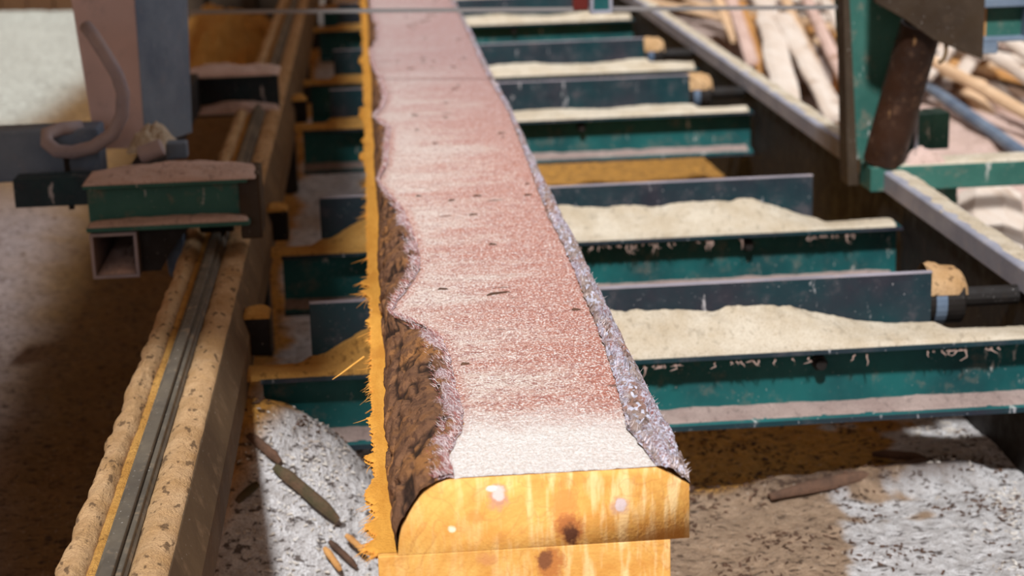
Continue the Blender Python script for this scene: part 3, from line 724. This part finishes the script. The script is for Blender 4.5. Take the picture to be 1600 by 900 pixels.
pile('pale_carriage_dust', -.49, -.40, 3.56, 3.68, .645, .045, M_PALE, 'pale sawdust clump at the foot of the leaning post', 108)

# ------------------------------------------------------------------ right carriage
rc = empty('saw_head_frame', (1.3, 3.95, .03), 'green saw head frame with rusty pipe by the right track, thin band blade stretching left', 'machine frame')
m = MB(); m.hexa([(1.087, 3.95, .484), (1.200, 3.95, .484), (1.200, 4.03, .484), (1.087, 4.03, .484)], [(1.048, 3.95, 1.0), (1.200, 3.95, 1.0), (1.200, 4.03, 1.0), (1.048, 4.03, 1.0)])
m.build('post', M_GREEN_OLD, rc, bevel=.002)
MB().box(1.200, 1.236, 3.975, 4.03, .484, 1.0).build('back_channel', M_GREEN, rc, bevel=.002)
MB().box(1.236, 1.247, 3.97, 4.03, .484, 1.0).build('lit_edge_strip', M_GREY, rc, bevel=.001)  # pale strip carries the light on the post's right edge
m = MB(); m.hexa([(1.074, 3.93, .43), (1.098, 3.93, .43), (1.098, 4.0, .43), (1.074, 4.0, .43)], [(1.052, 3.945, 1.0), (1.062, 3.945, 1.0), (1.062, 4.0, 1.0), (1.052, 4.0, 1.0)])
m.build('dark_edge_bar', M_DARKBROWN, rc)
m = MB(); m.box(1.106, 2.1, 3.86, 3.95, .427, .483); m.build('crossmember', M_GREEN_OLD, rc, bevel=.003)
m = MB(); m.box(1.296, 1.35, 3.99, 4.05, .0, .427); m.build('leg', M_GREEN_OLD, rc, bevel=.002)
m = MB(); m.box(1.246, 1.292, 4.02, 4.09, .484, .570); m.box(1.293, 1.340, 4.03, 4.10, .484, .570); m.build('green_block', M_GREEN_OLD, rc, bevel=.003)
# pipe: leaning, open at the upper end
m = MB()
p0, p1 = Vector((1.146, 3.90, .489)), Vector((1.205, 3.84, .800))
m.tube([p0, p1], .046, 30, caps=False)
d = (p1 - p0).normalized(); a = d.cross(Vector((0, 0, 1))).normalized(); bb = a.cross(d)
m.tube([p1, p0], .040, 30, caps=False)
ring_v = []; n = 30
for k in range(n):
    t = 2 * math.pi * k / n
    for r in (.046, .040): ring_v.append(p1 + (a * math.cos(t) + bb * math.sin(t)) * r)
m.add(ring_v, [(2*k, 2*k+1, (2*k+3) % (2*n), (2*k+2) % (2*n)) for k in range(n)])
m.build('rusty_pipe', M_RUST, rc, smooth=True)
m = MB(); m.tube([Vector((1.232, 3.79, .755)) + Vector((math.cos(t) * .014, 0, math.sin(t) * .030)) for t in np.linspace(-1.7, 2.2, 12)], .005, 8); m.build('pipe_lug', M_BROWNSTEEL, rc, smooth=True)
m = MB(); m.prism([(1.085, .860), (1.150, .822), (1.215, .775), (1.245, .762), (1.325, .728), (1.325, 1.05), (1.085, 1.05)], 3.78, 3.80, 'y'); m.build('gusset_plate', M_DARKBROWN, rc, bevel=.001)
m = MB(); m.box(1.322, 1.336, 3.9, 3.96, .73, 1.0); m.box(1.336, 1.7, 3.9, 3.96, .825, .845); m.box(1.336, 1.7, 3.9, 3.96, .748, .758); m.box(1.462, 1.470, 3.9, 3.96, .757, .826); m.build('guard_frame', M_BLUEGREY, rc, bevel=.002)
MB().box(1.382, 1.462, 3.93, 3.945, .758, .826).build('teal_guard_panel', M_GREEN_OLD, rc)
MB().box(1.345, 1.382, 3.93, 3.945, .758, .826).build('orange_guard_panel', M_SLABS[2], rc)
MB().box(1.336, 1.40, 3.9, 3.97, .722, .748).build('guard_block', M_BLUEGREY, rc, bevel=.002)
pile('frame_dust', 1.11, 1.9, 3.862, 3.948, .483, .008, M_PALE, 'pale dust on top of the green crossmember at right', 111, edge=.3)
pile('frame_dust_clump', 1.19, 1.285, 3.865, 3.945, .483, .03, M_PINK, 'pink sawdust clump at the foot of the rusty pipe', 112)

# blade
m = MB(); m.hexa([(-.43, 4.42, .823), (1.062, 4.0, .823), (1.062, 4.001, .823), (-.43, 4.421, .823)], [(-.43, 4.42, .832), (1.062, 4.0, .832), (1.062, 4.001, .832), (-.43, 4.421, .832)])
# teeth along the lower edge
for k in range(170):
    f0 = k / 170; x = -.42 + 1.47 * f0; y = 4.42 - .42 * ((x + .43) / 1.492)
    m.add([(x, y, .8235), (x + .006, y - .0017, .8235), (x + .001, y, .8200), (x, y + .001, .8235), (x + .006, y - .0007, .8235), (x + .001, y + .001, .8200)], [(0, 1, 2), (3, 5, 4), (0, 2, 5, 3), (1, 4, 5, 2)])
m.build('band_blade', M_BLADE, rc)
g = MB().box(.478, .512, 4.15, 4.19, .826, 1.05).build('guide_block', M_RED, rc, bevel=.002)
m = MB(); m.box(.515, .522, 4.13, 4.17, .824, .90); m.box(.515, .565, 4.13, 4.17, .818, .826); m.box(.558, .566, 4.13, 4.17, .824, .90); g = m.build('guide_bracket', M_GREY, rc, bevel=.001)
MB().box(.522, .558, 4.14, 4.17, .826, .92).build('guide_insert', M_GREEN, rc)

# ------------------------------------------------------------------ edgings heaped beyond the right track
def edging(p, q, w_, t, mat, label, seed, group=None):
    p, q = Vector(p), Vector(q); d = q - p; L = d.length; d.normalize(); s = d.cross(Vector((0, 0, 1))).normalized(); up = s.cross(d)
    rng = np.random.RandomState(seed); n = max(8, int(L * 22))
    u = np.linspace(0, L, n); prof = [(-.5, 0), (-.46, .55), (-.2, 1), (.2, 1.02), (.47, .6), (.5, 0), (0, -.04)]
    V = []
    for k, uu in enumerate(u):
        wob = (nz(uu * 4, seed, seed=seed) - .5) * .18; ww = w_ * (1 + .2 * (nz(uu * 5, 4, seed=seed + 3) - .5)); bend = .006 * math.sin(uu * 1.3 + seed)
        for (a, b_) in prof: V.append(p + d * uu + s * (a * ww + wob * w_ * .4 + bend) + up * (b_ * t))
    m = MB(); k7 = len(prof); F = []
    for k in range(n - 1):
        for e in range(k7): F.append((k*k7+e, k*k7+(e+1) % k7, (k+1)*k7+(e+1) % k7, (k+1)*k7+e))
    F.append(tuple(range(k7))); F.append(tuple((n-1)*k7 + e for e in range(k7)))
    m.add(V, F)
    o = m.build('edging_board', mat, origin=tuple(p)); tag(o, label, 'board', group); return o
S = [((1.42, 5.92, .22), (1.93, 8.72, .35), .105, .02, 0, 'wide pale edging running up from the middle of the right track'),
     ((1.60, 7.37, .20), (1.83, 9.08, .33), .06, .02, 3, 'pinkish edging left of the wide pale one'),
     ((1.67, 8.09, .20), (1.74, 8.95, .33), .05, .02, 1, 'short tan edging at the left end of the heap'),
     ((1.56, 6.92, .16), (1.84, 8.76, .30), .055, .02, 2, 'orange edging beside the wide pale one'),
     ((1.62, 6.0, .17), (2.1, 8.98, .31), .05, .02, 1, 'tan edging just right of the wide pale one'),
     ((1.62, 5.7, .24), (2.13, 8.81, .38), .05, .025, 3, 'edging slanting down to the green post, lower of two'),
     ((1.78, 6.2, .27), (2.22, 8.93, .40), .045, .02, 0, 'narrow white edging beside the green post'),
     ((1.60, 6.0, .20), (1.84, 7.91, .33), .085, .02, 0, 'broad pale edging under the slanting ones'),
     ((1.30, 5.35, .17), (1.72, 5.95, .18), .16, .025, 0, 'flat whitish board end beside the track and green post'),
     ((1.26, 4.7, .17), (1.42, 5.9, .18), .03, .03, 2, 'thin brown edging hugging the outer side of the track'),
     ((2.2, 5.4, .30), (2.28, 7.3, .42), .05, .03, 0, 'pale edging right of the green frame, upper of the pair'),
     ((2.35, 5.6, .30), (2.52, 7.6, .40), .07, .03, 0, 'white edging at the right rim below the guard'),
     ((2.15, 5.5, .24), (2.1, 7.1, .32), .045, .03, 1, 'tan edging under the guard block'),
     ((1.22, 3.35, .20), (1.62, 4.55, .22), .17, .06, 0, 'thick whitish plank lying close outside the right track'),
     ((1.75, 6.6, .2), (2.5, 9.2, .36), .05, .02, 2, 'dark orange edging deep in the heap behind the green post'),
     ((1.9, 6.3, .3), (2.3, 9.4, .45), .04, .02, 1, 'thin tan stick lying over the heap behind the green post')]
for k, (p, q, w_, t, mi, lab) in enumerate(S): edging(p, q, w_, t, M_SLABS[mi], lab, 200 + k, None)
rng = random.Random(31)
for lay, (ang, z, xs0, n_) in enumerate([(.20, .125, 1.50, 14), (-.25, .165, 2.3, 11), (.42, .205, 1.75, 12), (-.55, .245, 2.9, 9)]):
    x = xs0
    for k in range(n_):
        w_ = rng.uniform(.05, .10); x += w_ + rng.uniform(.03, .09); y0 = 5.6 + rng.uniform(0, 1.0) + max(0, (1.9 - x)) * 2 + .5 * lay; L = rng.uniform(2.4, 3.8); a_ = ang + rng.uniform(-.012, .012)
        if a_ < 0: L = min(L, (x - 1.38) / abs(math.sin(a_)))
        if lay in (1, 3): y0 += .4
        edging((x, y0, z), (x + math.sin(a_) * L, y0 + math.cos(a_) * L, z + .015), w_, .022, M_SLABS[rng.choice([0, 0, 0, 1, 1, 2, 3])],
               'thin sawn edging in the jumbled heap beyond the right track', 300 + 20 * lay + k, 'jumbled edgings heaped beyond the right track')
# steel bar and logs
m = MB(); m.tube([(2.13, 6.75, .20), (2.00, 5.2, .19)], .022, 12); tag(m.build('steel_bar', M_BLUEGREY, smooth=False), 'dark steel bar lying across the chips at the right', 'steel bar')
for (p, q, r, lab) in [((2.35, 5.75, .16), (2.75, 6.3, .17), .075, 'short brown log at the right rim'), ((1.95, 7.1, .20), (2.35, 7.3, .20), .05, 'brown bark chunk behind the steel bar'), ((2.2, 7.7, .22), (2.9, 8.0, .22), .06, 'reddish brown log below the guard block')]:
    p, q = Vector(p), Vector(q); m = MB(); m.tube([p + (q-p) * f for f in (0, .3, .6, 1)], [r, r*1.08, r*.97, r*.9], 18)
    tag(m.build('short_log', M_RUST, smooth=False, bevel=.004), lab, 'log')
pile('chip_bank', 1.35, 2.6, 4.6, 6.8, .08, .10, M_PINK, 'pinkish bank of sawdust beyond the right track', 121, n=120)
pile('orange_bank', -1.05, -.40, 7.6, 10.0, .08, .30, M_ORANGE, 'orange sawdust bank beside the left track, far back', 122, n=120)
pile('orange_floor_bank', .1, 1.05, 4.6, 5.05, .06, .10, M_ORANGE, 'orange sawdust bank on the floor between the second and third beams', 124, n=100)

# ------------------------------------------------------------------ far left clutter
m = MB(); m.box(-1.1, -.48, 10.3, 10.7, .05, .46); m.box(-1.0, -.9, 10.2, 10.3, .1, .55); m.box(-.7, -.62, 10.2, 10.3, .1, .52); tag(m.build('machine_housing', M_DARKBROWN, bevel=.01), 'dark machine housing behind the orange bank', 'machine')
m = MB(); m.box(-.43, -.25, 10.5, 10.9, .06, .50); tag(m.build('far_bright_block', NT('bright_white').out((.8, .85, .85), .5), bevel=.01), 'pale block standing in for the bright spot at the far end of the left track', 'bright_block')  # added block in place of the daylight seen at the far end

# ------------------------------------------------------------------ bits on the floor
def bark_piece(p, q, w_, t, label, mat=M_BARKSTICK, name='bark_strip', group=None, seed=0):
    p, q = Vector(p), Vector(q); d = q - p; L = d.length; d.normalize(); s = d.cross(Vector((0, 0, 1))).normalized(); up = s.cross(d)
    n = 16; V = []; k7 = 9
    for k in range(n):
        f = k / (n - 1); e = .55 + .45 * min(1, 5 * f, 5 * (1 - f)); ww = w_ * e * (1 + .3 * (nz(f * 6, seed, seed=seed) - .5))
        for j in range(k7):
            a = math.pi * j / (k7 - 1); V.append(p + d * (L * f) + s * (-math.cos(a) * ww * .5) + up * (math.sin(a) * t * e))
        for j in range(k7 - 1, -1, -1):
            a = math.pi * j / (k7 - 1); V.append(p + d * (L * f) + s * (-math.cos(a) * ww * .42) + up * (math.sin(a) * t * e * .55 - .002))
    K = 2 * k7; F = []
    for k in range(n - 1):
        for e in range(K): F.append((k*K+e, k*K+(e+1) % K, (k+1)*K+(e+1) % K, (k+1)*K+e))
    F.append(tuple(range(K))); F.append(tuple((n-1)*K + e for e in range(K)))
    m = MB(); m.add(V, F); o = m.build(name, mat, origin=tuple(p)); tag(o, label, 'bark', group); return o
def fz(x, y):
    i = np.searchsorted(yy, y); j = np.searchsorted(xx, x); return float(H[min(i, len(yy)-1), min(j, len(xx)-1)])
def on(x, y, dz=0.0): return (x, y, fz(x, y) + dz)
bark_piece(on(-.186, 2.722, .010), on(-.088, 2.690, .012), .020, .016, 'brown mossy bark strip lying on the sunlit drift left of the timber', seed=1)
bark_piece(on(-.226, 2.758, .006), on(-.175, 2.728, .010), .016, .012, 'dark curled bark piece above the mossy strip', M_CHIP, seed=2)
bark_piece(on(-.245, 2.692, .006), on(-.210, 2.708, .006), .018, .008, 'small grey bark chip left of the mossy strip', seed=3)
bark_piece(on(.66, 2.89, .006), on(1.03, 3.0, .008), .03, .016, 'long dark bark slab on the floor right of the timber', M_CHIP, seed=4)
bark_piece(on(.90, 3.08, .006), on(.98, 3.02, .01), .02, .012, 'brown leaf shaped bark on the pale floor at right', M_CHIP, seed=5)
bark_piece(on(.49, 2.92, .005), on(.54, 2.98, .006), .02, .008, 'dark bark piece on the orange floor beside the timber', M_CHIP, seed=6)
m = MB(); c0 = Vector((-.035, 3.18, .16)); m.tube([c0 + Vector((.05 * math.cos(t), .02 * math.sin(t), .055 * math.sin(t))) for t in np.linspace(1.2, 5.2, 22)], .006, 10); tag(m.build('bent_tube', M_GREY, smooth=True), 'bent grey tube half hidden behind the splintered board edge', 'tube')
for k, (a, b_) in enumerate([((-.102, 2.668), (-.060, 2.650)), ((-.11, 2.655), (-.085, 2.635)), ((-.075, 2.672), (-.045, 2.655))]):
    bark_piece(on(*a, .012 + .01*k), on(*b_, .012 + .01*k), .012, .006, 'thin wood scrap in the bottom heap left of the lower board', M_SLABS[2] if k else M_CHIP, 'wood_scrap', 'wood scraps under the board end', seed=7 + k)
# scattered chips and shavings
def scatter(name, n, regions, mat, smin, smax, label, seed):
    rng = np.random.RandomState(seed); V = []; F = []
    for _ in range(n):
        x0, x1, y0, y1 = regions[rng.randint(len(regions))]
        x = rng.uniform(x0, x1); y = rng.uniform(y0, y1); z = fz(x, y) + .0015
        if nz(x * 11, y * 11, seed=seed + 60) + .4 * nz(x * 30, y * 30, seed=seed + 61) < .62 + .25 * rng.rand(): continue
        L = rng.uniform(smin, smax); w_ = L * rng.uniform(.10, .38); a = rng.uniform(0, math.pi); tl = rng.uniform(-.4, .4); th = .0012
        c, s = math.cos(a), math.sin(a); b0 = len(V)
        for (u, v) in ((-1, -.4), (-.3, -1), (1, -.2), (.5, .8), (-.6, .7)):
            dx, dy = u * L * .5, v * w_ * .5
            V.append((x + dx * c - dy * s, y + dx * s + dy * c, z + dx * tl)); 
        for k in range(5): p = V[b0 + k]; V.append((p[0], p[1], p[2] + th + .0015 * (k % 2)))
        F.append(tuple(b0 + 4 - k for k in range(5))); F.append(tuple(b0 + 5 + k for k in range(5)))
        for k in range(5): F.append((b0 + k, b0 + (k+1) % 5, b0 + 5 + (k+1) % 5, b0 + 5 + k))
    me = bpy.data.meshes.new(name); me.from_pydata(V, [], F); o = link(name, me, mat); return tag(o, label, 'chips', None, 'stuff')
RG = [(-.22, 0, 2.5, 2.85), (-.22, 0, 2.5, 3.8), (-1.2, -.4, 2.6, 5.5), (.35, 1.12, 2.5, 3.5), (.35, 1.12, 2.5, 3.2), (-.22, 0, 2.5, 3.4)]
scatter('bark_chips', 9000, RG, M_CHIP, .003, .014, 'dark bark chips strewn over the floor sawdust', 1)
scatter('pale_shavings', 4200, [(-.25, 0, 2.5, 3.2), (-.25, 0, 2.5, 3.2), (.95, 1.12, 2.5, 3.4), (-.22, 0, 3.8, 6)], M_CHIP_PALE, .003, .011, 'pale shavings strewn over the floor drifts', 2)
